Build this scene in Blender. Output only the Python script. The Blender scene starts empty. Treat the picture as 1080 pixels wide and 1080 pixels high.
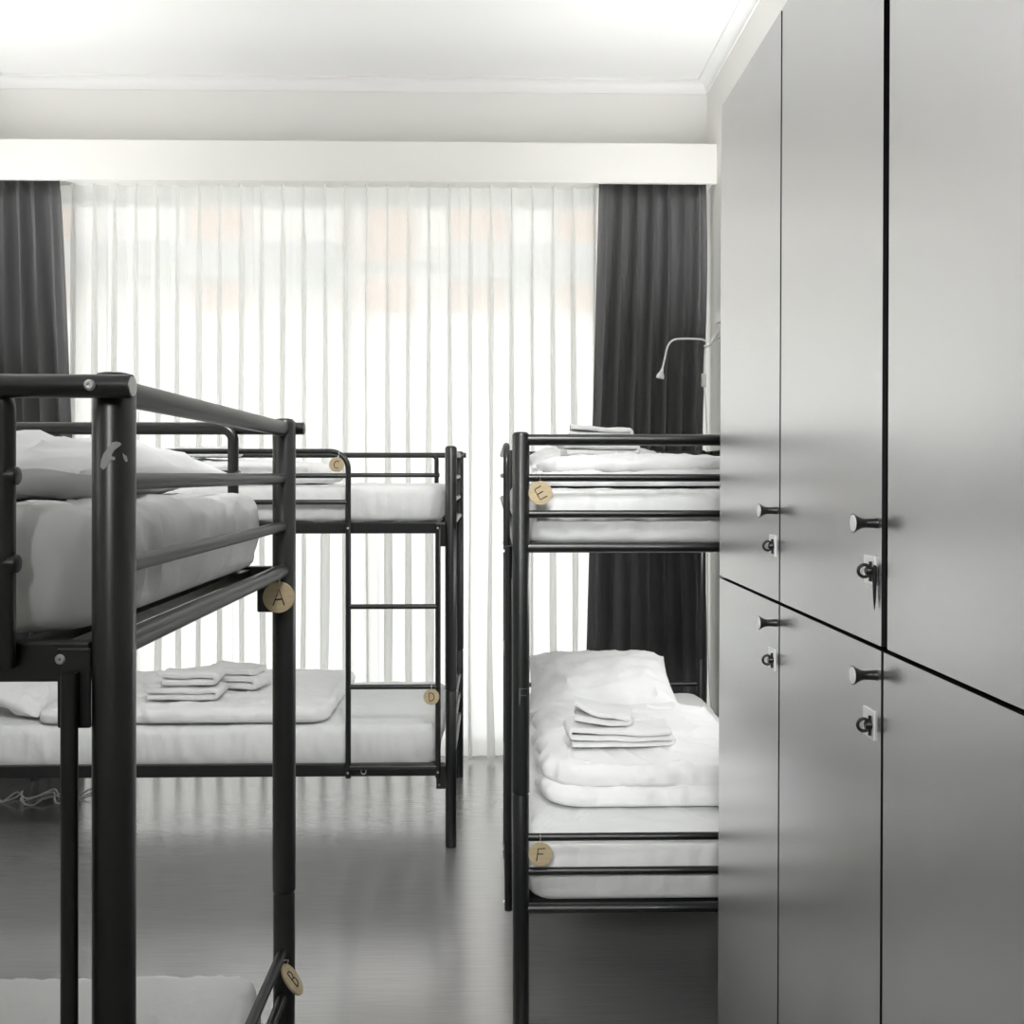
import bpy, bmesh, math, random
from mathutils import Vector, Matrix, noise
random.seed(7)
PI = math.pi
S = bpy.context.scene
C = S.collection
CAMZ = 1.58; F = 1000.0; HY = 501.0; PSI = math.atan(0.02)

# ------------------------------------------------------------------ helpers
def nz(x, y, z=0.0): return noise.noise(Vector((x, y, z)))

def obj(name, bm, m, parent=None, loc=None, smooth=True, kind=None, bevel=0.0):
    if loc is not None:
        bmesh.ops.translate(bm, verts=bm.verts, vec=-Vector(loc))
    bmesh.ops.recalc_face_normals(bm, faces=bm.faces)
    me = bpy.data.meshes.new(name)
    bm.to_mesh(me); bm.free()
    for mm in (m if isinstance(m, (list, tuple)) else [m]): me.materials.append(mm)
    if smooth:
        for p in me.polygons: p.use_smooth = True
        try: me.set_sharp_from_angle(angle=math.radians(40))
        except Exception: pass
    o = bpy.data.objects.new(name, me)
    C.objects.link(o)
    if loc is not None: o.location = loc
    if parent: o.parent = parent
    if kind: o['kind'] = kind
    if bevel:
        b = o.modifiers.new('bevel', 'BEVEL'); b.width = bevel; b.segments = 2
        b.limit_method = 'ANGLE'; b.angle_limit = math.radians(50)
    return o

def tag(o, label, cat, group=None):
    o['label'] = label; o['category'] = cat
    if group: o['group'] = group
    return o

def thing(name, label, cat, loc=(0, 0, 0), rotz=0.0, group=None):
    o = bpy.data.objects.new(name, None); C.objects.link(o)
    o.location = loc; o.rotation_euler = (0, 0, rotz); o.empty_display_size = 0.1
    return tag(o, label, cat, group)

def B(): return bmesh.new()

def box(bm, x0, x1, y0, y1, z0, z1):
    vs = [bm.verts.new((x, y, z)) for x in (x0, x1) for y in (y0, y1) for z in (z0, z1)]
    for f in ((0,1,3,2),(4,6,7,5),(0,4,5,1),(2,3,7,6),(0,2,6,4),(1,5,7,3)):
        bm.faces.new([vs[i] for i in f])

def tube(bm, pts, r, n=14, cap=True, rads=None):
    pts = [Vector(p) for p in pts]
    rings = []
    up = None
    for i, p in enumerate(pts):
        if i == 0: t = pts[1]-p
        elif i == len(pts)-1: t = p-pts[i-1]
        else: t = (pts[i+1]-p).normalized()+(p-pts[i-1]).normalized()
        t.normalize()
        if up is None:
            up = Vector((0,0,1)) if abs(t.z) < 0.9 else Vector((0,1,0))
        a = (up - t*up.dot(t)).normalized(); b = t.cross(a); up = a
        rr = rads[i] if rads else r
        rings.append([bm.verts.new(p + (a*math.cos(2*PI*k/n)+b*math.sin(2*PI*k/n))*rr) for k in range(n)])
    for i in range(len(rings)-1):
        for k in range(n):
            bm.faces.new((rings[i][k], rings[i][(k+1)%n], rings[i+1][(k+1)%n], rings[i+1][k]))
    if cap:
        bm.faces.new(rings[0][::-1]); bm.faces.new(rings[-1])

def rtube(bm, a, b, r, n=14):
    """straight tube with slightly rounded ends"""
    a, b = Vector(a), Vector(b); d = (b-a).normalized(); e = r*0.35
    tube(bm, [a, a+d*e*0.3, a+d*e, b-d*e, b-d*e*0.3, b], r, n, True, [r*0.7, r*0.92, r, r, r*0.92, r*0.7])

def bend(p0, p1, p2, r, n=8):
    """points rounding the corner p1"""
    p0, p1, p2 = Vector(p0), Vector(p1), Vector(p2)
    d0 = (p0-p1).normalized(); d2 = (p2-p1).normalized()
    out = []
    c = p1+(d0+d2)*r
    for i in range(n+1):
        a = PI/2*i/n
        out.append(c - d2*r*math.cos(a) - d0*r*math.sin(a))
    return out

def lathe(bm, prof, org, axis, n=24, cap=True):
    axis = Vector(axis).normalized(); org = Vector(org)
    a = axis.orthogonal().normalized(); b = axis.cross(a)
    rings = [[bm.verts.new(org+axis*h+(a*math.cos(2*PI*k/n)+b*math.sin(2*PI*k/n))*r) for k in range(n)] for r, h in prof]
    for i in range(len(rings)-1):
        for k in range(n):
            bm.faces.new((rings[i][k], rings[i][(k+1)%n], rings[i+1][(k+1)%n], rings[i+1][k]))
    if cap:
        bm.faces.new(rings[0][::-1]); bm.faces.new(rings[-1])

def px(x, y, Y):
    """point on the plane at depth Y whose picture is (x, y): used only to read off the place"""
    t = (x-540)/F
    X = Y*math.tan(math.atan(t)+PSI)
    dep = Y*math.cos(PSI)+X*math.sin(PSI)
    return Vector((X, Y, CAMZ+(HY-y)*dep/F))

# ------------------------------------------------------------------ materials
def mat(name, col, rough=0.5, spec=0.5, metal=0.0, build=None, **kw):
    m = bpy.data.materials.new(name); m.use_nodes = True
    nt = m.node_tree; p = nt.nodes['Principled BSDF']
    p.inputs['Base Color'].default_value = (*col, 1)
    p.inputs['Roughness'].default_value = rough
    p.inputs['Specular IOR Level'].default_value = spec
    p.inputs['Metallic'].default_value = metal
    for k, v in kw.items(): p.inputs[k].default_value = v
    if build: build(nt, p)
    return m

def N(nt, t, **kw):
    n = nt.nodes.new(t)
    for k, v in kw.items():
        if k in n.inputs: n.inputs[k].default_value = v
        else: setattr(n, k, v)
    return n

def coords(nt, scale=(1,1,1), which='Object'):
    tc = N(nt, 'ShaderNodeTexCoord'); mp = N(nt, 'ShaderNodeMapping')
    mp.inputs['Scale'].default_value = scale
    nt.links.new(tc.outputs[which], mp.inputs['Vector'])
    return mp.outputs['Vector']

def bumpy(scale, strength, dist=0.002, stretch=(1,1,1), colvar=None):
    def f(nt, p):
        v = coords(nt, stretch)
        n = N(nt, 'ShaderNodeTexNoise', Scale=scale, Detail=4.0)
        nt.links.new(v, n.inputs['Vector'])
        b = N(nt, 'ShaderNodeBump', Strength=strength, Distance=dist)
        nt.links.new(n.outputs['Fac'], b.inputs['Height'])
        nt.links.new(b.outputs['Normal'], p.inputs['Normal'])
        if colvar:
            n2 = N(nt, 'ShaderNodeTexNoise', Scale=colvar[2], Detail=3.0); nt.links.new(v, n2.inputs['Vector'])
            r = N(nt, 'ShaderNodeValToRGB')
            r.color_ramp.elements[0].position = 0.3; r.color_ramp.elements[1].position = 0.7
            r.color_ramp.elements[0].color = (*colvar[0], 1); r.color_ramp.elements[1].color = (*colvar[1], 1)
            nt.links.new(n2.outputs['Fac'], r.inputs['Fac']); nt.links.new(r.outputs['Color'], p.inputs['Base Color'])
    return f

def floor_nodes(nt, p):
    v = coords(nt, (2.2, 70, 1))
    n = N(nt, 'ShaderNodeTexNoise', Scale=2.0, Detail=6.0, Roughness=0.65); nt.links.new(v, n.inputs['Vector'])
    r = N(nt, 'ShaderNodeValToRGB')
    r.color_ramp.elements[0].position = 0.28; r.color_ramp.elements[1].position = 0.72
    r.color_ramp.elements[0].color = (0.25, 0.25, 0.25, 1); r.color_ramp.elements[1].color = (0.325, 0.325, 0.323, 1)
    nt.links.new(n.outputs['Fac'], r.inputs['Fac']); nt.links.new(r.outputs['Color'], p.inputs['Base Color'])
    rr = N(nt, 'ShaderNodeMapRange'); rr.inputs['To Min'].default_value = 0.20; rr.inputs['To Max'].default_value = 0.28
    nt.links.new(n.outputs['Fac'], rr.inputs['Value']); nt.links.new(rr.outputs['Result'], p.inputs['Roughness'])
    b = N(nt, 'ShaderNodeBump', Strength=0.05, Distance=0.0006)
    nt.links.new(n.outputs['Fac'], b.inputs['Height']); nt.links.new(b.outputs['Normal'], p.inputs['Normal'])

M = {}
M['wall'] = mat('warm_white_paint', (0.82, 0.813, 0.785), 0.7, 0.3, build=bumpy(90, 0.05, 0.001))
M['ceil'] = mat('ceiling_white', (0.90, 0.90, 0.895), 0.8, 0.2)
M['trim'] = mat('trim_white', (0.86, 0.86, 0.85), 0.5, 0.4)
M['floor'] = mat('grey_linoleum', (0.2, 0.2, 0.2), 0.3, 0.5, build=floor_nodes, **{'IOR': 2.4, 'Coat Weight': 1.0, 'Coat Roughness': 0.21, 'Coat IOR': 2.4})
M['black'] = mat('black_powder_coat', (0.006, 0.0075, 0.007), 0.34, 0.7, build=bumpy(260, 0.04, 0.0004))
M['steel'] = mat('zinc_steel', (0.75, 0.75, 0.74), 0.28, 0.5, 1.0)
M['chip'] = mat('worn_paint_grey', (0.40, 0.41, 0.40), 0.5, 0.4)
M['scuff'] = mat('scuffed_black', (0.09, 0.092, 0.09), 0.5, 0.4)
M['sheet'] = mat('white_sheet', (0.80, 0.81, 0.80), 0.85, 0.2, build=bumpy(16, 0.28, 0.010, (1, 1, 1)))
M['duvet'] = mat('white_duvet_cotton', (0.86, 0.865, 0.865), 0.85, 0.2, build=bumpy(14, 0.30, 0.012))
M['pillow'] = mat('white_pillowcase', (0.86, 0.865, 0.865), 0.85, 0.2, build=bumpy(13, 0.25, 0.012))
M['towel'] = mat('white_terry', (0.80, 0.805, 0.80), 0.95, 0.1, build=bumpy(420, 0.6, 0.002))
M['wood'] = mat('plywood_disc', (0.50, 0.40, 0.25), 0.6, 0.3, build=bumpy(30, 0.05, 0.001, (1, 1, 8), ((0.46, 0.37, 0.22), (0.56, 0.46, 0.30), 12)))
M['ink'] = mat('black_marker', (0.015, 0.014, 0.012), 0.6, 0.3)
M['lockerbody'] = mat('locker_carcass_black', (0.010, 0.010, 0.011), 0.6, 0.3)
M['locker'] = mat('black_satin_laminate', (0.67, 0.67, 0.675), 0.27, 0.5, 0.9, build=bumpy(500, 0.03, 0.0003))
M['knob'] = mat('black_metal', (0.012, 0.012, 0.012), 0.35, 0.5)
M['plate'] = mat('bright_steel_plate', (0.92, 0.92, 0.92), 0.3, 0.6, 0.25)
M['darkcurt'] = mat('charcoal_curtain', (0.155, 0.155, 0.157), 0.95, 0.1, build=bumpy(600, 0.3, 0.0006))
M['plastic'] = mat('white_plastic', (0.85, 0.85, 0.84), 0.35, 0.5)
M['brick'] = mat('pale_brick', (0.62, 0.40, 0.30), 0.9, 0.1)
M['render'] = mat('pale_render', (0.80, 0.78, 0.74), 0.9, 0.1)
M['bandgrey'] = mat('grey_band', (0.42, 0.43, 0.45), 0.8, 0.1)
M['pave'] = mat('pale_paving', (0.75, 0.75, 0.74), 0.9, 0.1)

def sheer_mat():
    m = bpy.data.materials.new('sheer_voile'); m.use_nodes = True; nt = m.node_tree; nt.nodes.clear()
    out = N(nt, 'ShaderNodeOutputMaterial')
    tr = N(nt, 'ShaderNodeBsdfTransparent'); tr.inputs['Color'].default_value = (1, 1, 1, 1)
    tl = N(nt, 'ShaderNodeBsdfTranslucent'); tl.inputs['Color'].default_value = (0.93, 0.93, 0.92, 1)
    df = N(nt, 'ShaderNodeBsdfDiffuse'); df.inputs['Color'].default_value = (0.90, 0.90, 0.88, 1)
    m1 = N(nt, 'ShaderNodeMixShader'); lw = N(nt, 'ShaderNodeLayerWeight'); lw.inputs['Blend'].default_value = 0.5
    fr = N(nt, 'ShaderNodeMapRange'); fr.inputs['From Min'].default_value = 0.15; fr.inputs['From Max'].default_value = 0.95
    fr.inputs['To Min'].default_value = 0.14; fr.inputs['To Max'].default_value = 0.46
    nt.links.new(lw.outputs['Facing'], fr.inputs['Value']); nt.links.new(fr.outputs['Result'], m1.inputs[0])
    nt.links.new(tl.outputs[0], m1.inputs[1]); nt.links.new(df.outputs[0], m1.inputs[2])
    m2 = N(nt, 'ShaderNodeMixShader')
    v = coords(nt, (1, 1, 0.02)); w = N(nt, 'ShaderNodeTexNoise', Scale=900.0, Detail=1.0); nt.links.new(v, w.inputs['Vector'])
    mr = N(nt, 'ShaderNodeMapRange'); mr.inputs['To Min'].default_value = 0.70; mr.inputs['To Max'].default_value = 0.84
    nt.links.new(w.outputs['Fac'], mr.inputs['Value']); nt.links.new(mr.outputs['Result'], m2.inputs[0])
    nt.links.new(tr.outputs[0], m2.inputs[1]); nt.links.new(m1.outputs[0], m2.inputs[2])
    nt.links.new(m2.outputs[0], out.inputs[0])
    return m
M['sheer'] = sheer_mat()

def glass_mat():
    m = bpy.data.materials.new('window_glass'); m.use_nodes = True; nt = m.node_tree; nt.nodes.clear()
    out = N(nt, 'ShaderNodeOutputMaterial')
    tr = N(nt, 'ShaderNodeBsdfTransparent'); tr.inputs['Color'].default_value = (0.96, 0.97, 0.965, 1)
    g = N(nt, 'ShaderNodeBsdfGlossy'); g.inputs['Roughness'].default_value = 0.0
    mx = N(nt, 'ShaderNodeMixShader'); mx.inputs[0].default_value = 0.05
    nt.links.new(tr.outputs[0], mx.inputs[1]); nt.links.new(g.outputs[0], mx.inputs[2]); nt.links.new(mx.outputs[0], out.inputs[0])
    return m
M['glass'] = glass_mat()

# ------------------------------------------------------------------ room shell
XL, XR, YB, YF, ZC = -2.75, 1.20, -2.0, 5.30, 3.78
YW = 5.46           # window plane
ZP0, ZP1 = 3.143, 3.356
def struct(name, m, boxes, parent=None, bevel=0.0):
    bm = B()
    for b in boxes: box(bm, *b)
    return obj(name, bm, m, parent, kind=None if parent else 'structure', smooth=False, bevel=bevel)
struct('floor', M['floor'], [(XL-.1, XR+.1, YB-.1, YW+.12, -.1, 0)])
struct('ceiling', M['ceil'], [(XL-.1, XR+.1, YB-.1, YF+.3, ZC, ZC+.1)])
struct('wall_left', M['wall'], [(XL-.1, XL, YB-.1, YF+.3, 0, ZC)])
struct('wall_right', M['wall'], [(XR, XR+.1, YB-.1, YF+.3, 0, ZC)])
struct('wall_back', M['wall'], [(XL, XR, YB-.1, YB, 0, ZC)])
struct('wall_far', M['wall'], [(XL, XR, YF, YF+.3, ZP1, ZC), (XL, -2.55, YW-.04, YW+.14, 0, ZP1), ])
struct('trim_1', M['wall'], [(XL, XR, 5.06, 5.085, ZP0, ZP1), (XL, XR, 5.085, YF+.3, 3.17, ZP1)], bevel=0.003)
# cove moulding along far and right wall
def cove(name, runs):
    bm = B()
    for (a, b, inward) in runs:
        prof = [(0, -.064), (.007, -.064), (.007, -.056)]
        for k in range(7):
            t = PI/2*k/6; prof.append((.007+.045*(1-math.cos(t)), -.056+.045*math.sin(t)))
        prof += [(.060, -.011), (.060, 0), (0, 0)]
        r = []
        for p in (a, b):
            p = Vector(p); r.append([bm.verts.new(p+Vector(inward)*u+Vector((0,0,w))) for u, w in prof])
        n = len(prof)
        for k in range(n): bm.faces.new((r[0][k], r[0][(k+1)%n], r[1][(k+1)%n], r[1][k]))
        bm.faces.new(r[0]); bm.faces.new(r[1][::-1])
    return obj(name, bm, M['trim'], kind='structure')
cove('trim_2', [((XL, YF, ZC), (XR, YF, ZC), (0, -1, 0))])
cove('trim_3', [((XR, YB, ZC), (XR, YF, ZC), (-1, 0, 0))])
cove('trim_4', [((XL, YB, ZC), (XL, YF, ZC), (1, 0, 0))])
struct('baseboard_right', M['trim'], [(XR-.014, XR, 2.46, YW-.05, 0, .09)], bevel=.003)
struct('baseboard_left', M['trim'], [(XL, XL+.014, YB, YW-.05, 0, .09)], bevel=.003)

# window: frame, panes
win = bpy.data.objects.new('window_1', None); C.objects.link(win); win['kind'] = 'structure'; win.location = (0, YW, 0)
bm = B()
xs = [-2.55, -.83, XR]
Z0, Z1, ZT0, ZT1 = 0.0, 3.17, 2.735, 2.80
for x0, x1 in ((-2.55, -2.50), (-.86, -.81), (XR-.035, XR)): box(bm, x0, x1, -.03, .05, Z0, Z1)
for z0, z1 in ((Z0, .07), (ZT0, ZT1), (3.12, Z1)):
    for x0, x1 in ((-2.50, -.86), (-.81, XR-.035)): box(bm, x0, x1, -.03, .05, z0, z1)
obj('window_frame', bm, M['trim'], win, smooth=False)
for x0, x1 in ((-2.50, -.86), (-.81, XR-.035)):
    for z0, z1 in ((.07, ZT0), (ZT1, 3.12)):
        bm = B(); box(bm, x0, x1, .005, .011, z0, z1); obj('pane', bm, M['glass'], win, smooth=False)

# outside: paving and the building across the street
bm = B(); box(bm, -30, 30, YW+.2, 14.0, -.35, -.25)
g = obj('pavement', bm, M['pave'], smooth=False, kind='structure')
bl = thing('brick_building', 'pale brick building across the street, dimly seen through the sheer curtain', 'building', (0, 12.0, -.25))
def bpart(name, m, boxes):
    bm = B()
    for b in boxes: box(bm, *b)
    return obj(name, bm, m, bl, smooth=False)
bpart('wall', M['render'], [(-9, 7, 0.0, 3.0, 0, 9.0)])
for x0, x1 in ((-5.9,-5.3), (-3.75, -3.1), (-1.55, -1.0), (-1.9, -1.75), (-.55, .15), (.85, 1.5), (2.0, 2.5)):
    bpart('brick_pier', M['brick'], [(x0, x1, -.12, 0.0, 3.9, 7.0)])
for x0, x1 in ((-6.2, -1.9), (-.55, 3.6)):
    bpart('balcony_slab', M['bandgrey'], [(x0, x1, -.5, 0.0, 4.27, 4.65)])
for x0, x1 in ((-5.2, -3.85), (-3.0, -1.65), (-.9, -.6), (.2, .8), (1.55, 1.95)):
    bpart('window', M['render'], [(x0, x1, -.05, 0.0, 4.7, 6.4)])

# ------------------------------------------------------------------ bunk beds
PR = .025   # post radius
def bunk(label, origin, rotz, L, W, ladder):
    T = thing('bunk_bed', label, 'bunk bed', origin, rotz)
    H = 1.70
    # posts
    posts = {}
    for u in (0, -L):
        for v in (0, W):
            bm = B()
            lathe(bm, [(.019, 0), (PR-.002, .002), (PR-.0015, .006), (PR-.0015, .660), (PR-.003, .663), (PR-.003, .667), (PR, .670), (PR, H-.006), (PR-.002, H-.0015), (PR-.006, H)], (u, v, 0), (0,0,1), 28)
            o = obj('post', bm, M['black'], T); posts[(u, v)] = o
            bm = B(); lathe(bm, [(PR-.004, 0), (PR-.006, .003), (PR*.5, .0045)], (u, v, H-.0005), (0,0,1), 24)
            obj('end_cap', bm, M['black'], o)
    # end rails
    for u in (0, -L):
        for z, r in ((1.681, .0165), (1.572, .011), (1.468, .011), (1.3716, .015), (.539, .011), (.441, .011), (.333, .0135)):
            bm = B(); tube(bm, [(u, PR*.8, z), (u, W-PR*.8, z)], r, 16)
            obj('end_rail', bm, M['black'], T)
    # side rails with corner brackets
    for v in (0, W):
        for z0, z1, bz in ((1.332, 1.380, 1.277), (.304, .356, .250)):
            bm = B(); box(bm, -L+PR, -PR, v-.0125, v+.0125, z0, z1)
            r = obj('side_rail', bm, M['black'], T, smooth=False, bevel=.003)
            sgn = -1 if v == 0 else 1
            for u0, u1 in ((-.062, -.022), (-L+.022, -L+.062)):
                bm = B(); box(bm, u0, u1, v+sgn*.0125-.003, v+sgn*.0125+.003, bz, z1-.006)
                b = obj('corner_bracket', bm, M['black'], r, smooth=False, bevel=.005)
                for zz in ((bz+.018,) if v or ladder else ()):
                    uu = u0+.013 if u0 > -1 else u1-.013
                    bm = B(); lathe(bm, [(.0045, 0), (.0045, .002), (.003, .0038)], (uu, v+sgn*.0155, zz), (0, sgn, 0), 12)
                    obj('bolt', bm, M['steel'], r)
    # slatted bases
    for zt in (1.374, .334):
        bm = B()
        n = 12
        for i in range(n):
            x = -L+.10+(L-.2)*i/(n-1)
            box(bm, x-.03, x+.03, .012, W-.012, zt-.015, zt)
        obj('slatted_base', bm, M['black'], T, smooth=False)
    # guards
    for v, sgn in ((0, -1), (W, 1)):
        vo = v+sgn*(PR+.013)
        if ladder and v == 0:
            # guard tube bending down into the ladder leg
            lu, ru = -.430, -.053
            vg = v+sgn*(PR+.010)
            pts = [Vector((-L, vg, 1.679))] + bend((-L, vg, 1.679), (lu, vg, 1.679), (lu, vg, .306), .075) + [Vector((lu, vg, .306))]
            bm = B(); tube(bm, pts, .0115, 14); gr = obj('guard_rail', bm, M['black'], T)
            for z in (1.577, 1.466):
                bm = B(); rtube(bm, (-L, vg, z), (lu+.004, vg, z), .0105); obj('guard_rail', bm, M['black'], T)
            bm = B(); tube(bm, [(ru, vg, 1.372), (ru, vg, .306)], .0115, 14); obj('ladder_leg', bm, M['black'], T)
            for z in (1.026, .688, .350):
                bm = B(); tube(bm, [(lu, vg, z), (ru, vg, z)], .0105, 14); obj('ladder_rung', bm, M['black'], T)
            for uu in (lu, ru):
                for z in (1.357, .33):
                    bm = B(); lathe(bm, [(.005, 0), (.005, .002), (.003, .004)], (uu, vg-.0112, z), (0, -1, 0), 12)
                    obj('bolt', bm, M['steel'], T)
        else:
            bm = B(); tube(bm, [(-L-.036, vo, 1.684), (.036, vo, 1.684)], .014, 18)
            gr = obj('guard_rail', bm, M['black'], T)
            for e in (-1, 1):
                uu = .036 if e > 0 else -L-.036
                bm = B(); lathe(bm, [(.0118, 0), (.0118, .0012), (.004, .0016)], (uu, vo, 1.684), (e, 0, 0), 20)
                obj('tube_plug', bm, M['steel'] if v == 0 else M['black'], gr)
            for uu in (.004, -L-.004):
                bm = B(); lathe(bm, [(.0066, 0), (.0066, .0022), (.0045, .0040), (.0022, .0040), (.002, .002)], (uu-.011, vo+sgn*.0137, 1.684), (0, sgn, 0), 16)
                obj('bolt', bm, M['steel'], gr)
            for e in (0, 1):
                u = -.118 if e == 0 else -L+.118
                d = -1 if e == 0 else 1
                vi = v+sgn*.0245
                pts = [Vector((u, vi, 1.352))] + bend((u, vi, 1.35), (u, vi, 1.683), (u+d*.2, vi, 1.683), .026)
                bm = B(); tube(bm, pts, .0118, 14); obj('guard_upright', bm, M['black'], T)
            for z in (1.579, 1.475):
                bm = B(); rtube(bm, (-L+.100, vi, z), (-.102, vi, z), .0115); obj('guard_rail', bm, M['black'], T)
            for uu in (-.125, -.058, -L+.125):
                bm = B(); lathe(bm, [(.0062, 0), (.0062, .0022), (.0045, .0040), (.002, .004), (.0018, .002)], (uu, v+sgn*(.0345 if uu != -.058 else .0135), 1.360), (0, sgn, 0), 16)
                obj('bolt', bm, M['steel'], T)
            if not ladder and v == 0:
                # lower ladder below the near side
                vl = v-.022
                for uu in (-.044, -.43):
                    bm = B(); tube(bm, [(uu, vl, 1.345), (uu, vl, .306)], .0100, 14); obj('ladder_leg', bm, M['black'], T)
                for z in (1.026, .688, .350):
                    pass
    return T, posts

bedA, postsA = bunk('black metal bunk bed nearest the camera at left, upper bunk cut by the photo edge', (-.459, 1.158, 0), 0, 2.0, .935, False)
bedC, postsC = bunk('black metal bunk bed with ladder standing along the window', (-.179, 4.036, 0), 0, 2.2, .935, True)
bedE, postsE = bunk('black metal bunk bed beside the lockers, seen from its foot end', (.080, 2.724, 0), -PI/2, 1.98, .955, True)

# small staple on the lower rail of the window bunk
bm = B(); zc = .330; uc = -.368
tube(bm, [(uc-.010, -.017, zc+.014)]+[(uc+.010*math.cos(a), -.017, zc-.004+.010*math.sin(a)) for a in [PI+PI*i/8 for i in range(9)]]+[(uc+.010, -.017, zc+.014)], .0028, 8)
obj('staple', bm, M['steel'], bedC)

# worn paint patches on posts
def chip(post, centre_ang, z0, polys, s, m='chip'):
    bm = B()
    for poly in polys:
        lo = []; hi = []
        cx = sum(p[0] for p in poly)/len(poly); cy = sum(p[1] for p in poly)/len(poly)
        def pt(p, r):
            a = centre_ang + math.asin(max(-.99, min(.99, p[0]/s/PR)))
            return (post_xy[0]+r*math.cos(a), post_xy[1]+r*math.sin(a), z0-p[1]/s)
        top = [bm.verts.new(pt(p, PR+.0006)) for p in poly]; bot = [bm.verts.new(pt(p, PR-.0004)) for p in poly]
        ct = bm.verts.new(pt((cx, cy), PR+.0008))
        n = len(poly)
        for k in range(n):
            bm.faces.new((ct, top[k], top[(k+1)%n])); bm.faces.new((top[k], bot[k], bot[(k+1)%n], top[(k+1)%n]))
    return obj('paint_chip', bm, M[m], post)
post_xy = (0, 0)
ang = math.atan2(0-1.158, 0+.459)
chip(postsA[(0, 0)], ang, 1.607, [[(6,-10),(7,-8),(4,-6),(0,-2),(-2,2),(-3,8),(-7,15),(-10,18),(-13,15),(-12,8),(-10,2),(-6,-4),(-2,-10),(2,-11)],
                            [(8,1),(12,4),(13,9),(11,10),(9,6)], [(-3,4),(1,5),(1,8),(-3,8)]], 870)
ang = math.atan2(-.08, 2.724)-0  # towards camera in the bed's own axes
chip(postsE[(0, 0)], ang*0+math.radians(2), 1.58-.231*2.70, [[(-2.5,-6),(-1,-6),(-1,3),(-1.6,12),(-2.6,12)], [(-1,-6),(6,-6),(6,-4.6),(-1,-4.6)], [(-1,.6),(5,1.4),(5,2.6),(-1,2)]], 367, 'scuff')

# ------------------------------------------------------------------ soft furnishings
def rrect(lx, ly, r, n):
    """n points around a rounded rectangle, equal arc length"""
    r = max(1e-4, min(r, lx/2-1e-4, ly/2-1e-4))
    segs = []
    hx, hy = lx/2-r, ly/2-r
    P = []
    per = 4*(hx+hy)+2*PI*r
    for i in range(n):
        s = per*i/n
        parts = [('l', 2*hy), ('a', PI/2*r), ('l', 2*hx), ('a', PI/2*r), ('l', 2*hy), ('a', PI/2*r), ('l', 2*hx), ('a', PI/2*r)]
        starts = [(lx/2, -hy, 0, 1), (hx, hy, 0), (hx, ly/2, -1, 0), (-hx, hy, PI/2), (-lx/2, hy, 0, -1), (-hx, -hy, PI), (-hx, -ly/2, 1, 0), (hx, -hy, 1.5*PI)]
        for (k, l), st in zip(parts, starts):
            if s <= l+1e-9:
                if k == 'l': P.append((st[0]+st[2]*s, st[1]+st[3]*s))
                else:
                    a = st[2]+s/r; P.append((st[0]+r*math.cos(a), st[1]+r*math.sin(a)))
                break
            s -= l
        else: P.append((lx/2, -hy))
    return P

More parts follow.
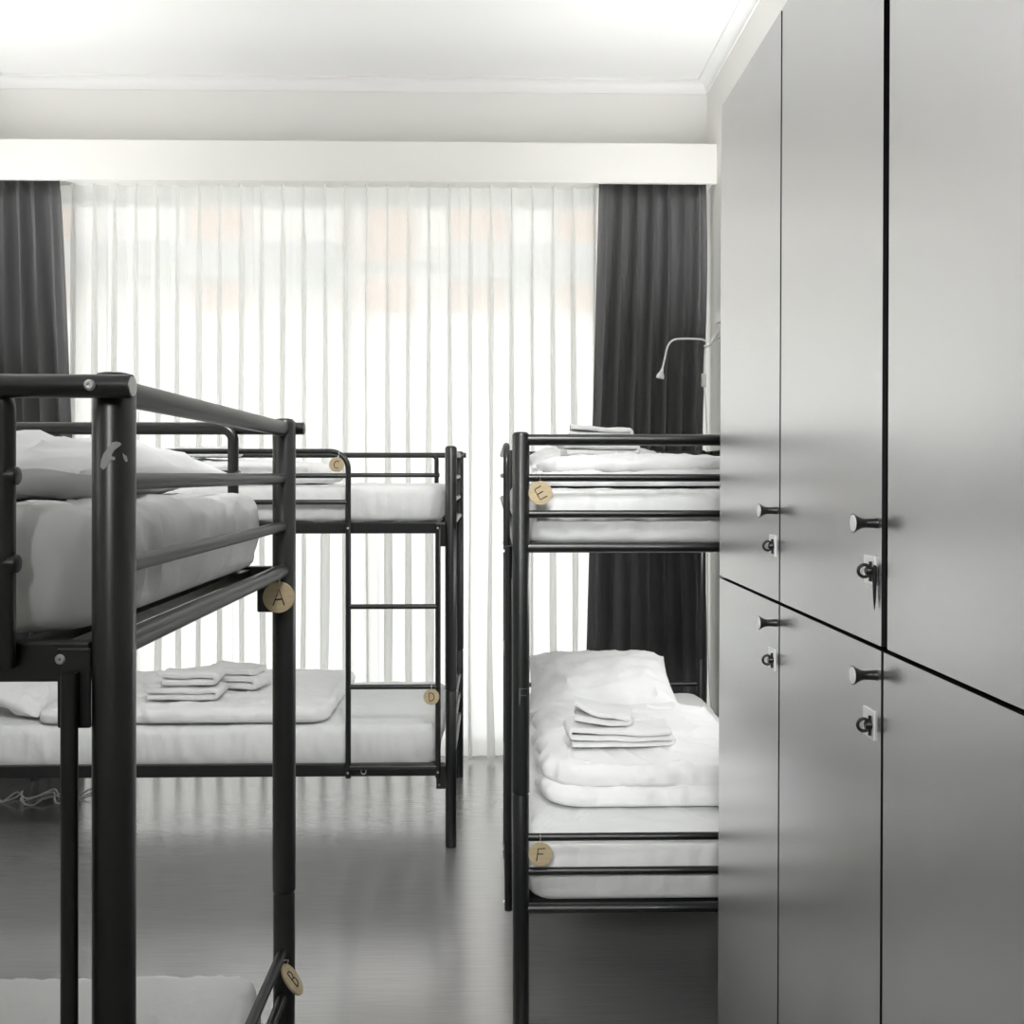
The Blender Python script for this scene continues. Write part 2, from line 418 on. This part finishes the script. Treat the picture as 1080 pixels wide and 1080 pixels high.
def slab(bm, cx, cy, z0, lx, ly, h, rc, re, seed, side=.004, top=.004, crown=0.0, n=220, bulge=0.0, freq=9.0, drop=None, wr=0.0):
    """soft slab: rounded plan corner rc, edge rounding re, wrinkled sides and top"""
    rows = []
    prof = []
    for k in range(5):
        a = PI/2*(1-k/4); prof.append((re*.6*(1-math.cos(a)), re*.6*(1-math.sin(a)) if False else 0 + re*.6*(1-math.sin(a))))
    # from underside inset to side
    prof = [(re*.6*(1-math.sin(PI/2*k/4)), re*.6*(1-math.cos(PI/2*k/4))) for k in range(5)]
    for k in range(1, 8): 
        f = k/8; prof.append((0, re*.6+(h-re-re*.6)*f))
    prof += [(re*(1-math.cos(PI/2*k/6)), h-re+re*math.sin(PI/2*k/6)) for k in range(7)]
    m = min(lx, ly)/2
    ins = [re+(m*.985-re)*(k/26)**1.0 for k in range(1, 27)]
    def put(x, y, z, out, sidew, topw, v):
        X, Y = cx+x, cy+y
        w = nz(X*freq*2.4+seed, Y*freq*2.4, z*4)*.6 + nz(X*freq*5+seed*3, Y*freq*5, z*9+X*6)*.4
        d = side*w*sidew
        zz = z0+z
        tn = nz(X*4+seed*1.7, Y*4, 3)*.7+nz(X*freq*1.6+seed, Y*freq*1.1, 7)*.35
        if wr:
            q = abs(nz(X*3.1+seed*2.3+nz(X*5, Y*5, seed)*.6, Y*7.7, 11)); tn += wr*(max(0, .16-q)/.16)
            q = abs(nz(X*6.3+Y*3+seed*1.1, Y*3.2-X*2, 19)); tn += wr*.7*(max(0, .12-q)/.12)
        zz += top*tn*topw
        if drop: zz += drop(X, Y)*topw
        return bm.verts.new((X+out[0]*d, Y+out[1]*d, zz))
    for (i, z) in prof:
        pts = rrect(lx-2*i, ly-2*i, max(rc-i, .004), n)
        zf = max(0, min(1, z/h))
        bl = bulge*math.sin(PI*zf)
        row = []
        for k, (x, y) in enumerate(pts):
            a = pts[(k+1)%n]; b = pts[k-1]
            t = Vector((a[0]-b[0], a[1]-b[1])).normalized(); o = (t.y, -t.x)
            row.append(put(x+o[0]*bl, y+o[1]*bl, z, o, min(1, zf*4)*1.0, max(0, (zf-.55)/.45), None))
        rows.append(row)
    for i in ins:
        f = (i-re)/(m-re)
        pts = rrect(lx-2*i, ly-2*i, max(rc-i, .004), n)
        row = []
        for k, (x, y) in enumerate(pts):
            row.append(put(x, y, h+crown*math.sin(PI/2*min(1, f*1.1)), (0, 0), 0, 1, None))
        rows.append(row)
    for a, b in zip(rows[:-1], rows[1:]):
        for k in range(n): bm.faces.new((a[k], a[(k+1)%n], b[(k+1)%n], b[k]))
    bm.faces.new(rows[0][::-1])
    # close the top along its centre line
    last = rows[-1]
    c = bm.verts.new(sum((v.co for v in last), Vector())/n)
    for k in range(n): bm.faces.new((last[k], last[(k+1)%n], c))

def mattress(label, cx, cy, z0, lx, ly, seed, h=.152, **kw):
    bm = B(); a = dict(side=.016, top=.006, bulge=.012, crown=.004, n=420, wr=.5); a.update(kw)
    slab(bm, cx, cy, z0, lx, ly, h, .075, .035, seed, **a)
    return tag(obj('mattress', bm, M['sheet'], loc=(cx, cy, z0)), label, 'mattress')

# bed A
AX0 = -.459; AY0 = 1.158
mattress('mattress in white sheet on the upper bunk of the bunk bed nearest the camera', AX0-.050-.95, AY0+.4675, 1.383, 1.90, .898, 3, side=.026, top=.016, freq=9.5)
mattress('mattress in white sheet on the lower bunk of the nearest bunk bed at lower left', AX0-.04-.96, AY0+.4675, .336, 1.92, .885, 13, h=.170)
CX0 = -.179; CY0 = 4.036
mattress('mattress in white sheet on the upper bunk by the window', CX0-.05-1.05, CY0+.4675, 1.381, 2.10, .915, 23)
mattress('mattress in white sheet on the lower bunk by the window', CX0-.065-1.045, CY0+.4675, .336, 2.09, .888, 33, h=.173)
EX0 = .080; EY0 = 2.724
mattress('mattress in white sheet on the upper bunk beside the lockers', EX0+.4775, EY0+.04+.95, 1.381, .93, 1.89, 43)
mattress('mattress in white sheet on the lower bunk beside the lockers', EX0+.4775, EY0+.04+.95, .336, .905, 1.90, 53, h=.173)

def pillow(label, centre, lx, ly, h, rot, seed, m='pillow'):
    bm = B(); n = 46
    R = Matrix.Rotation(rot[2], 3, 'Z') @ Matrix.Rotation(rot[1], 3, 'Y') @ Matrix.Rotation(rot[0], 3, 'X')
    grids = []
    for sgn in (1, -1):
        g = []
        for i in range(n+1):
            row = []
            for j in range(n+1):
                u = -1+2*i/n; v = -1+2*j/n
                # denser at the border
                u = math.sin(u*PI/2*.92)/math.sin(PI/2*.92); v = math.sin(v*PI/2*.92)/math.sin(PI/2*.92)
                e = (1-abs(u)**2.6)*(1-abs(v)**2.6)
                pin = 1-.055*(1-abs(v)**2)*abs(u)**3, 1-.055*(1-abs(u)**2)*abs(v)**3
                x = u*lx/2*pin[0]; y = v*ly/2*pin[1]
                z = sgn*h/2*max(0, e)**.55
                # gathers running in from the edges
                w = nz(u*3.2+seed, v*3.2, sgn)*.013 + nz(u*9+seed, v*9, sgn*2)*.005
                q = abs(nz(u*2.6+seed*1.3+nz(u*4, v*4, seed)*.5, v*2.6, 5+sgn)); w += .008*max(0, .15-q)/.15
                z += w*min(1, e*5)
                zz = z if 0 < i < n and 0 < j < n else .004*math.sin(u*9+v*7+seed)
                if sgn == -1: zz = max(zz, -h*.36)
                if (i in (0, n) or j in (0, n)) and sgn == -1:
                    row.append(grids[0][i][j]); continue
                row.append(bm.verts.new(Vector(centre)+R@Vector((x, y, zz))))
            g.append(row)
        grids.append(g)
        for i in range(n):
            for j in range(n):
                try: bm.faces.new((g[i][j], g[i+1][j], g[i+1][j+1], g[i][j+1]))
                except ValueError: pass
    return tag(obj('pillow', bm, M[m], loc=centre), label, 'pillow')

# pillows
pillow('white pillow lying at the head of the nearest upper bunk', (-.79, AY0+.50, 1.588), .46, .72, .115, (0, math.radians(1), 0), 2)
pillow('white pillow at the left end of the lower bunk by the window', (-2.14, 4.44, .610), .38, .62, .15, (0, math.radians(24), 0), 5)
pillow('white pillow at the left end of the upper bunk by the window', (-2.14, 4.50, 1.632), .38, .62, .14, (0, math.radians(22), 0), 6)
pillow('white pillow propped at the head of the lower bunk beside the lockers', (.485, 4.29, .638), .66, .52, .19, (math.radians(16), 0, math.radians(-1)), 8)
pillow('white pillow at the head of the upper bunk, behind the towels beside the dark curtain', (.47, 4.28, 1.634), .64, .50, .15, (math.radians(6), 0, math.radians(2)), 9)

def duvet(label, layers, loc):
    bm = B()
    for (cx, cy, z0, lx, ly, h, rc, re, seed, kw) in layers:
        a = dict(side=.030, top=.013, crown=.006, bulge=.004, n=300, freq=4.5, wr=.6); a.update(kw)
        slab(bm, cx, cy, z0, lx, ly, h, rc, re, seed, **a)
    return tag(obj('duvet', bm, M['duvet'], loc=loc), label, 'duvet')
TOPL, TOPU = .521, 1.545
duvet('folded white duvet in two thick layers on the lower bunk beside the lockers', [
    (.520, 3.435, TOPL, .72, .86, .062, .13, .030, 61, {}),
    (.515, 3.450, TOPL+.058, .70, .86, .070, .14, .034, 67, {'crown': .012})], (.52, 3.44, TOPL))
duvet('folded white duvet on the upper bunk beside the lockers', [
    (.525, 3.40, TOPU, .74, .86, .044, .13, .024, 71, {}),
    (.53, 3.42, TOPU+.040, .70, .84, .046, .14, .026, 77, {'crown': .012})], (.52, 3.40, TOPU))
duvet('folded white duvet spread along the lower bunk by the window', [
    (-1.33, 4.475, TOPL, 1.24, .83, .062, .08, .030, 81, {'n': 360, 'side': .022})], (-1.33, 4.47, TOPL))
duvet('folded white duvet on the upper bunk by the window', [
    (-1.27, 4.50, TOPU, 1.04, .74, .075, .12, .036, 91, {'crown': .03})], (-1.27, 4.50, TOPU))

# towels: a terry ribbon folded to and fro, swept across its width
def towel(label, centre, lx, ly, t, layers, rotz, seed, roll=0.0, group=None):
    bm = B()
    path = []
    gap = t*1.03
    hx = lx/2
    for k in range(layers):
        z = t/2+k*gap
        sh = random.uniform(-.012, .012)
        xa, xb = (-hx, hx+sh) if k % 2 == 0 else (hx+sh, -hx)
        m = 14
        for i in range(m+1):
            f = i/m; x = xa+(xb-xa)*f
            path.append((x, z))
        if k < layers-1:
            s = 1 if k % 2 == 0 else -1
            for i in range(1, 6):
                a = -PI/2+PI*i/6
                path.append((xb+s*math.cos(a)*gap*.55, z+gap/2+math.sin(a)*gap/2))
    nrow = 14
    R = Matrix.Rotation(rotz, 3, 'Z')
    rows = []
    th = t*.46
    n = len(path)
    for j in range(nrow+1):
        v = -1+2*j/nrow
        edge = 1-.55*max(0, (abs(v)-.86)/.14)**2
        top = []; bot = []
        for i, (x, z) in enumerate(path):
            a = path[max(0, i-1)]; b = path[min(n-1, i+1)]
            d = Vector((b[0]-a[0], b[1]-a[1])).normalized(); nn = Vector((-d.y, d.x))
            wx = nz(x*9+seed, v*1.5, z*40)*.006
            wz = nz(x*8+seed, v*1.2+seed, 2)*t*.6*min(1, z/(t*2)) + roll*(max(0, (-x/hx+.35)/1.35)**1.5*(z/(t*layers)) + .25*nz(x*16+seed, v, z*30)*min(1, z/t))
            y = v*ly/2+nz(x*6, seed, z*60)*.007
            for lst, sg in ((top, 1), (bot, -1)):
                q = Vector((x+nn.x*th*edge*sg+wx, y, max(0.0005, z+nn.y*th*edge*sg+wz)))
                lst.append(bm.verts.new(Vector(centre)+R@q))
        rows.append(top+bot[::-1])
    m = len(rows[0])
    for a, b in zip(rows[:-1], rows[1:]):
        for k in range(m): bm.faces.new((a[k], a[(k+1)%m], b[(k+1)%m], b[k]))
    for r in (rows[0], rows[-1]):
        for k in range(n-1):
            bm.faces.new((r[k], r[k+1], r[m-2-k], r[m-1-k]))
    return tag(obj('towel', bm, M['towel'], loc=centre), label, 'towel', group)
towel('larger folded white towel, lower of the two on the lower bunk beside the lockers', (.430, 3.235, TOPL+.146), .33, .15, .019, 3, math.radians(2), 3, .012)
towel('small folded white towel with rolled edge atop the larger towel by the lockers', (.375, 3.26, TOPL+.212), .185, .15, .020, 2, math.radians(-5), 4, .045)
towel('wider folded white towel, lower of the pair on the lower bunk by the window', (-1.36, 4.23, TOPL+.077), .29, .16, .026, 2, math.radians(1), 6, 0.004)
towel('narrower folded white towel, upper of the pair on the lower bunk by the window', (-1.34, 4.235, TOPL+.135), .21, .14, .030, 2, math.radians(3), 7, 0.004)
towel('crumpled pale towel behind the folded pair on the lower bunk by the window', (-1.18, 4.42, TOPL+.082), .22, .16, .030, 3, math.radians(-14), 8, .01)
towel('folded white towel on the duvet of the upper bunk by the window', (-1.32, 4.42, TOPU+.118), .25, .16, .024, 2, 0, 9, .0)
towel('folded white towel, lower of the two on the upper bunk beside the lockers', (.39, 3.50, TOPU+.104), .26, .17, .022, 3, math.radians(3), 12, .01)
towel('folded white towel, upper of the two showing above the rail beside the lockers', (.385, 3.51, TOPU+.172), .20, .15, .019, 2, math.radians(-2), 14, .012)

# ------------------------------------------------------------------ wooden letter tags
CR = Vector((math.cos(PSI), -math.sin(PSI), 0)); CU = Vector((0, 0, 1)); CB = Vector((-math.sin(PSI), -math.cos(PSI), 0))
def arc(cx, cy, rx, ry, a0, a1, n=14): return [(cx+rx*math.cos(math.radians(a0+(a1-a0)*i/n)), cy+ry*math.sin(math.radians(a0+(a1-a0)*i/n))) for i in range(n+1)]
LET = {
 'A': [[(-.36,-.5),(.04,.5),(.34,-.5)], [(-.24,-.14),(.25,-.10)]],
 'B': [[(-.25,-.5),(-.25,.5)], [(-.25,.5)]+arc(0,.26,.26,.24,90,-90)+[(-.25,.02)], [(-.25,.02)]+arc(.02,-.24,.30,.26,90,-90)+[(-.25,-.5)]],
 'C': [arc(.05,0,.36,.48,50,310,20)],
 'D': [[(-.25,-.5),(-.25,.5)], [(-.25,.5)]+arc(-.05,0,.38,.5,90,-90,18)+[(-.25,-.5)]],
 'E': [[(.32,.48),(-.28,.46),(-.28,-.46),(.34,-.46)], [(-.28,.02),(.24,.02)]],
 'F': [[(.34,.50),(-.20,.44),(-.28,-.52)], [(-.22,.02),(.22,.06)]],
}
def wtag(letter, label, centre, normal, up, r=.033, size=.036, rot=0, hang=None):
    n = Vector(normal).normalized(); u = Vector(up); u = (u-n*u.dot(n)).normalized(); s = u.cross(n)
    c = Vector(centre)
    T = thing('wooden_tag', label, 'tag', c)
    bm = B(); lathe(bm, [(r-.001, -.0025), (r, -.0015), (r, .0015), (r-.001, .0025)], (0,0,0), n, 40)
    obj('disc', bm, M['wood'], T)
    ca, sa = math.cos(rot), math.sin(rot)
    bm = B()
    for st in LET[letter]:
        pts = [(x*ca-y*sa, x*sa+y*ca) for x, y in st]
        tube(bm, [s*(x*size)+u*(y*size)+n*.0026 for x, y in pts], .0015, 6)
    obj('letter', bm, M['ink'], T)
    bm = B()
    if hang is None: hang = u*(r+.012)
    a = u*(r*.86)
    pts = [a-n*.004]
    h = Vector(hang)
    side = s*.004
    ring = [a+n*.005, (a+h)/2+n*.010, h+n*.013+u*.004, h+u*.014, h-n*.013+u*.004, (a+h)/2-n*.006, a-n*.004, a+n*.005]
    tube(bm, ring, .0009, 6)
    obj('wire_loop', bm, M['steel'], T)
    return T
def facing(p): return (Vector((0, 0, CAMZ))-Vector(p)).normalized()
p = px(294, 630, 2.052); wtag('A', 'wooden tag lettered A hanging on the far post of the nearest bunk bed', p, (0.15, -1, .03), (.05, 0, 1), .0335, .034, math.radians(4))
p = px(308, 1033, 2.035)
tc = facing(p); e = CR*.78+CU*.62; e = (e-tc*e.dot(tc)).normalized()
wtag('B', 'wooden tag lettered B tilted on the lower end rail of the nearest bunk bed', p, tc*.36+e*.93, -CR*.6+CU*.8, .036, .034, 0, hang=Vector((-.016, 0, .030)))
p = px(355, 490, 3.975); wtag('C', 'wooden tag lettered C on the bend of the guard rail of the window bunk', p, (0.05, -1, 0), (.2, 0, 1), .031, .032, 0)
p = px(455, 735, 3.975); wtag('D', 'wooden tag lettered D hanging from the lower ladder rung of the window bunk', p, (0.0, -1, 0), (0, 0, 1), .033, .034, 0)
p = px(570, 520, 2.700); wtag('E', 'wooden tag lettered E on the upper foot rail beside the lockers', p, (0, -1, .03), (-.05, 0, 1), .034, .036, math.radians(27), hang=Vector((0, .016, .036)))
p = px(570, 901, 2.700); wtag('F', 'wooden tag lettered F on the lower foot rail beside the lockers', p, (0, -1, .03), (0, 0, 1), .034, .036, math.radians(-4), hang=Vector((0, .016, .036)))

# ------------------------------------------------------------------ lockers
LX = .58
def locker(label, y0, y1, gapn, order):
    T = thing('locker', label, 'locker', (LX, (y0+y1)/2, 0))
    T.rotation_euler = (0, 0.0041, 0)
    w = (y1-y0)/2
    T.location.x = LX-.0041*1.30
    Z1 = 2.523; ZM = 1.32
    bm = B()
    D = .60; th = .018; x0 = .022
    yb0, yb1 = -w+.001, w-.001
    box(bm, x0, D, yb0, yb0+th, 0.0, Z1-.002); box(bm, x0, D, yb1-th, yb1, 0.0, Z1-.002)
    box(bm, x0, D, yb0+th, yb1-th, Z1-.02, Z1-.002); box(bm, x0, D, yb0+th, yb1-th, ZM-.009, ZM+.009)
    box(bm, x0, D, yb0+th, yb1-th, .08, .098); box(bm, D-.006, D, yb0+th, yb1-th, .098, Z1-.02)
    box(bm, x0+.04, x0+.055, yb0+th, yb1-th, 0, .08)
    obj('body', bm, M['lockerbody'], T, smooth=False)
    for k, (z0, z1, zk, zl) in enumerate(((ZM+.0035, Z1, 1.507, 1.434), (.085, ZM-.0035, 1.277, 1.199))):
        bm = B(); box(bm, 0, .020, -w+gapn, w-(.016 if order == 3 and k == 0 else .003), z0, z1)
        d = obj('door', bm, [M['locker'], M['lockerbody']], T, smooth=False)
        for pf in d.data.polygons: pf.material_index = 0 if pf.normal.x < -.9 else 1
        yk = -w+.022
        bm = B()
        lathe(bm, [(.0085, 0), (.0075, -.004+.006), (.0070, .016), (.0075, .022), (.0105, .029), (.0140, .0345), (.0142, .036)], (0, yk, zk), (-1, 0, 0), 24)
        kb = obj('knob', bm, M['knob'], d)
        bm = B(); lathe(bm, [(.0128, .0358), (.0128, .0368), (.0100, .0374), (.003, .0370)], (0, yk, zk), (-1, 0, 0), 24)
        obj('knob_face', bm, M['plate'], kb)['label'] = 'bright steel knob face'
        yl = -w+.045
        bm = B(); box(bm, -.003, 0, yl-.021, yl+.021, zl-.022, zl+.022)
        lp = obj('lock_plate', bm, M['plate'], d, smooth=False, bevel=.0008)
        lp['label'] = 'square steel lock plate'
        bm = B()
        lathe(bm, [(.0065, 0), (.0065, .008), (.005, .010)], (-.003, yl-.012, zl), (-1, 0, 0), 18)
        n = 24; pts = [(-.0145+.0092*math.cos(2*PI*i/n), yl-.012, zl+.0092*math.sin(2*PI*i/n)) for i in range(n+1)]
        tube(bm, pts, .0026, 10, cap=False)
        tube(bm, [(-.0052, yl-.012, zl-.016), (-.0052, yl-.012, zl+.014)], .0024, 8)
        obj('lock_ring', bm, M['knob'], lp)
        if order == 2 and k == 0:
            bm = B(); lathe(bm, [(.0004, -.062), (.0022, -.045), (.0034, -.012), (.003, .004), (.0015, .006)], (-.004, yl-.0255, zl+.004), (0, 0, 1), 12); obj('hasp', bm, M['knob'], lp, smooth=False, bevel=.001)
    return T
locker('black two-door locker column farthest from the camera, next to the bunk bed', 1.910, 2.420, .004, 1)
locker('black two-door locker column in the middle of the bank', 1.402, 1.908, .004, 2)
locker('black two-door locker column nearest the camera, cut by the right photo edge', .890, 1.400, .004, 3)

# ------------------------------------------------------------------ curtains
def drape(name, m, label, cat, left, right, y, z0, z1, npl, A, k0, seed, sub=16, rows=26, group=None, flare=None, thick=0.0, topk=.17, kv=.055):
    bm = B(); g = []
    tot = npl*sub
    for j in range(rows+1):
        f = j/rows; z = z0+(z1-z0)*f           # f=0 bottom
        row = []
        xl = left(f); xr = right(f)
        pit = (xr-xl)/npl
        for i in range(tot+1):
            ph = i/sub
            c = int(ph)
            e = min(1.0, ph/.8, (npl-ph)/.8)      # quiet at the two borders
            loose = (1-f)
            kk = (k0+kv*nz(c*1.37+seed, f*1.6, 1))*(1-.2*f) if f < .93 else topk
            aa = A*(1+.45*nz(c*.83+seed*2, f*1.8, 2))*(1-.35*max(0, (f-.8)/.2))
            fr = ph-c
            wob = .022*nz(ph*.35+seed, f*1.5, 5)*loose + .05*pit*nz(c*.9+seed, f*3, 7)
            x = xl+pit*(c+fr+kk*math.sin(2*PI*fr)*e)+wob*e
            yy = y+aa*math.cos(2*PI*fr)*.5*e+.012*nz(ph*.5+seed, f*2, 9)
            row.append(bm.verts.new((x, yy, z)))
        g.append(row)
    for a, b in zip(g[:-1], g[1:]):
        for i in range(tot): bm.faces.new((a[i], a[i+1], b[i+1], b[i]))
    o = obj(name, bm, m, loc=((left(0)+right(0))/2, y, z0))
    if thick:
        s = o.modifiers.new('thickness', 'SOLIDIFY'); s.thickness = thick; s.offset = 0
    return tag(o, label, cat, group)
ZTOP = 3.170
drape('sheer_curtain', M['sheer'], 'white sheer pleated curtain covering the whole window', 'curtain',
      lambda f: -2.46, lambda f: 1.185, 5.23, .022, ZTOP, 32, .085, .37, 1, topk=.27, kv=.15, sub=30, rows=30)
drape('blackout_curtain', M['darkcurt'], 'charcoal curtain drawn aside at the left end of the window', 'curtain',
      lambda f: -2.72, lambda f: -2.325+.11*(1-f)**.8*1.25, 5.125, .02, ZTOP, 5, .105, .15, 11, sub=14, group=None, thick=.003)
drape('blackout_curtain', M['darkcurt'], 'charcoal curtain hanging at the right end of the window behind the reading lamp', 'curtain',
      lambda f: .575-.085*(1-f)**1.0, lambda f: 1.150+.012*math.sin(f*9), 5.125, .02, ZTOP, 7, .105, .15, 17, sub=14, thick=.003)

# ------------------------------------------------------------------ reading lamp on the right wall
LYp = 4.95
T = thing('reading_lamp', 'small white gooseneck reading lamp in front of the right dark curtain', 'lamp', (XR, LYp, 2.30))
T0 = Vector(T.location)
def rel(p): return Vector(p)-T0
bm = B(); box(bm, -.012, 0, -.03, .03, -.02, .075); obj('wall_bracket', bm, M['plastic'], T, smooth=False, bevel=.004)
a = px(744, 359, LYp); 
bm = B(); tube(bm, [(-.010, 0, .055), rel(px(749, 363, LYp)), rel(px(743, 366, LYp))], .009, 12); tube(bm, [(-.010, 0, .010), rel(px(746, 365, LYp))], .006, 10)
obj('support_arm', bm, M['plastic'], T)
key = [(745, 360), (740, 358), (730, 357.3), (720, 357.3), (712, 358), (707, 361), (704, 366), (702, 374), (700, 383), (698, 391)]
pts = [rel(px(x, y, LYp)) for x, y in key]
def smooth_path(P, n=6):
    out = []
    for i in range(len(P)-1):
        p0 = P[max(0, i-1)]; p1 = P[i]; p2 = P[i+1]; p3 = P[min(len(P)-1, i+2)]
        for k in range(n):
            t = k/n
            out.append(.5*((2*p1)+(-p0+p2)*t+(2*p0-5*p1+4*p2-p3)*t*t+(-p0+3*p1-3*p2+p3)*t**3))
    return out+[P[-1]]
bm = B(); tube(bm, smooth_path(pts), .0052, 12); obj('gooseneck', bm, M['plastic'], T)
bm = B(); ax = (pts[-1]-pts[-2]).normalized()
lathe(bm, [(.0075, -.012), (.009, 0), (.0095, .006), (.014, .014), (.0195, .024), (.0215, .033), (.021, .041), (.018, .042), (.012, .036)], pts[-1], ax, 24)
obj('lamp_shade', bm, M['plastic'], T)
bm = B(); c = rel(px(742.5, 401, LYp)); box(bm, c.x-.013, c.x+.010, c.y-.012, c.y+.012, c.z-.035, c.z+.035)
sw = obj('switch_box', bm, M['plastic'], T, smooth=False, bevel=.004)
bm = B(); tube(bm, smooth_path([rel(px(744, 366, LYp)), rel(px(743, 380, LYp)), c+Vector((0,0,.034))]), .004, 8)
tube(bm, smooth_path([c-Vector((0,0,.034)), rel(px(745, 440, LYp)), rel(px(747, 520, LYp+.01)), rel(px(746, 600, LYp+.01)), rel(px(748, 720, LYp+.02)), Vector((-.02, .02, -2.30+.10))]), .0032, 8)
obj('cord', bm, M['plastic'], T)

# ------------------------------------------------------------------ white cable on the floor under the window bunk
def strand(bm, seed, x0, x1, y0, zamp):
    P = []
    n = 16
    for i in range(n+1):
        f = i/n; x = x0+(x1-x0)*f
        P.append(Vector((x, y0+.10*nz(f*5+seed, seed, 0)+.04*math.sin(f*13+seed), .006+zamp*max(0, nz(f*6+seed, 3, seed))*1.5)))
    tube(bm, smooth_path(P, 5), .0042, 8)
bm = B()
strand(bm, 2.1, -2.42, -1.93, 4.66, .05); strand(bm, 5.7, -2.40, -1.98, 4.62, .04); strand(bm, 9.3, -2.30, -1.92, 4.70, .03)
bmc = obj('cable', bm, M['plastic'], loc=(-2.1, 4.66, 0)); tag(bmc, 'tangled white cable on the floor under the window bunk', 'cable')

# ------------------------------------------------------------------ light, camera
# unseen fill added to wash the ceiling, outside the frame or behind the lockers
def uplight(label, x, y0, y1, z, inward, watts):
    T = thing('fill_uplight', label, 'lamp', (x, (y0+y1)/2, z))
    h = (y1-y0)/2
    bm = B(); d = .14*inward
    a, b = sorted((0, d)); box(bm, a, b, -h, h, -.05, -.04)
    a, b = sorted((d, d-.008*inward)); box(bm, a, b, -h, h, -.04, 0)
    for e in (-h, h-.008): 
        a, b = sorted((0, d-.008*inward)); box(bm, a, b, e, e+.008, -.04, 0)
    obj('trough', bm, M['trim'], T, smooth=False)
    l = bpy.data.lights.new('fill_up_light', 'AREA'); l.shape = 'RECTANGLE'; l.size = .11; l.size_y = 2*h-.04; l.energy = watts; l.color = (1.0, 1.0, .995)
    lo = bpy.data.objects.new('fill_up_light', l); C.objects.link(lo); lo.parent = T
    lo.location = (.066*inward, 0, -.02); lo.rotation_euler = (PI, 0, 0)
uplight('unseen added fill uplight on the left wall above the window bunk', XL, 2.6, 4.6, 2.15, 1, 33)
uplight('unseen added fill uplight on the right wall above the bunk beside the lockers', XR, 2.7, 4.5, 2.35, -1, 24)
uplight('unseen added fill uplight on the left wall above the nearest bunk', XL, -.6, 1.4, 2.15, 1, 26)

w = bpy.data.worlds.new('World'); S.world = w; w.use_nodes = True
bg = w.node_tree.nodes['Background']
bg.inputs['Color'].default_value = (0.97, 0.985, 1.0, 1); bg.inputs['Strength'].default_value = 2.4

# added fill out of view: two spots and a strip over the lower bunk
def spot(label, loc, aim, watts, deg, rad):
    T = thing('fill_spot', label, 'lamp', loc)
    d = (Vector(aim)-Vector(loc)).normalized()
    bm = B(); lathe(bm, [(.05, -.16), (.085, -.15), (.10, -.02), (.10, .0), (.09, .0), (.08, -.10), (.02, -.12)], (0,0,0), d, 32); obj('fill_housing', bm, M['trim'], T)
    bm = B(); tube(bm, [-d*.15, -d*.15+Vector((0,0,.03)), Vector((-d.x*.15, -d.y*.15, ZC-loc[2]))], .012, 12); obj('stem', bm, M['trim'], T)
    l = bpy.data.lights.new('fill_spot_light', 'SPOT'); l.energy = watts; l.spot_size = math.radians(deg); l.spot_blend = 1.0; l.shadow_soft_size = rad; l.color = (1.0, 1.0, .995)
    lo = bpy.data.objects.new('fill_spot_light', l); C.objects.link(lo); lo.parent = T
    lo.location = d*.03; lo.rotation_euler = d.to_track_quat('-Z', 'Y').to_euler()
spot('unseen added spotlight at the back of the room aimed at the bunk beside the lockers', (-.45, -1.7, 2.95), (.56, 3.3, .72), 640, 21, .40)
spot('unseen added spotlight over the aisle aimed at the window bunk', (.20, .80, 3.42), (-1.0, 4.15, .60), 320, 58, .40)
T = thing('fill_strip', 'unseen added fill strip on the right wall over the lower bunk beside the lockers', 'lamp', (XR, 3.75, 1.22))  # added to brighten the lower bunk, hidden behind the lockers
bm = B(); box(bm, -.05, 0, -.75, .75, 0, .05); obj('fill_housing', bm, M['trim'], T, smooth=False, bevel=.003)
l = bpy.data.lights.new('fill_strip_light', 'AREA'); l.shape = 'RECTANGLE'; l.size = .045; l.size_y = 1.45; l.energy = 11; l.color = (1.0, 1.0, .995)
lo = bpy.data.objects.new('fill_strip_light', l); C.objects.link(lo); lo.parent = T; lo.location = (-.052, 0, .02); lo.rotation_euler = (0, math.radians(58), 0)

cam_d = bpy.data.cameras.new('camera'); cam = bpy.data.objects.new('camera', cam_d); C.objects.link(cam)
cam.location = (0, 0, CAMZ); cam.rotation_euler = (PI/2, 0, -PSI)
cam_d.sensor_width = 36; cam_d.lens = 36*F/1080; cam_d.shift_y = -(540-HY)/1080; cam_d.clip_start = .02
S.camera = cam
vs = S.view_settings
vs.view_transform = 'Standard'; vs.look = 'None'; vs.gamma = 1; vs.use_curve_mapping = False; vs.exposure = 0.0
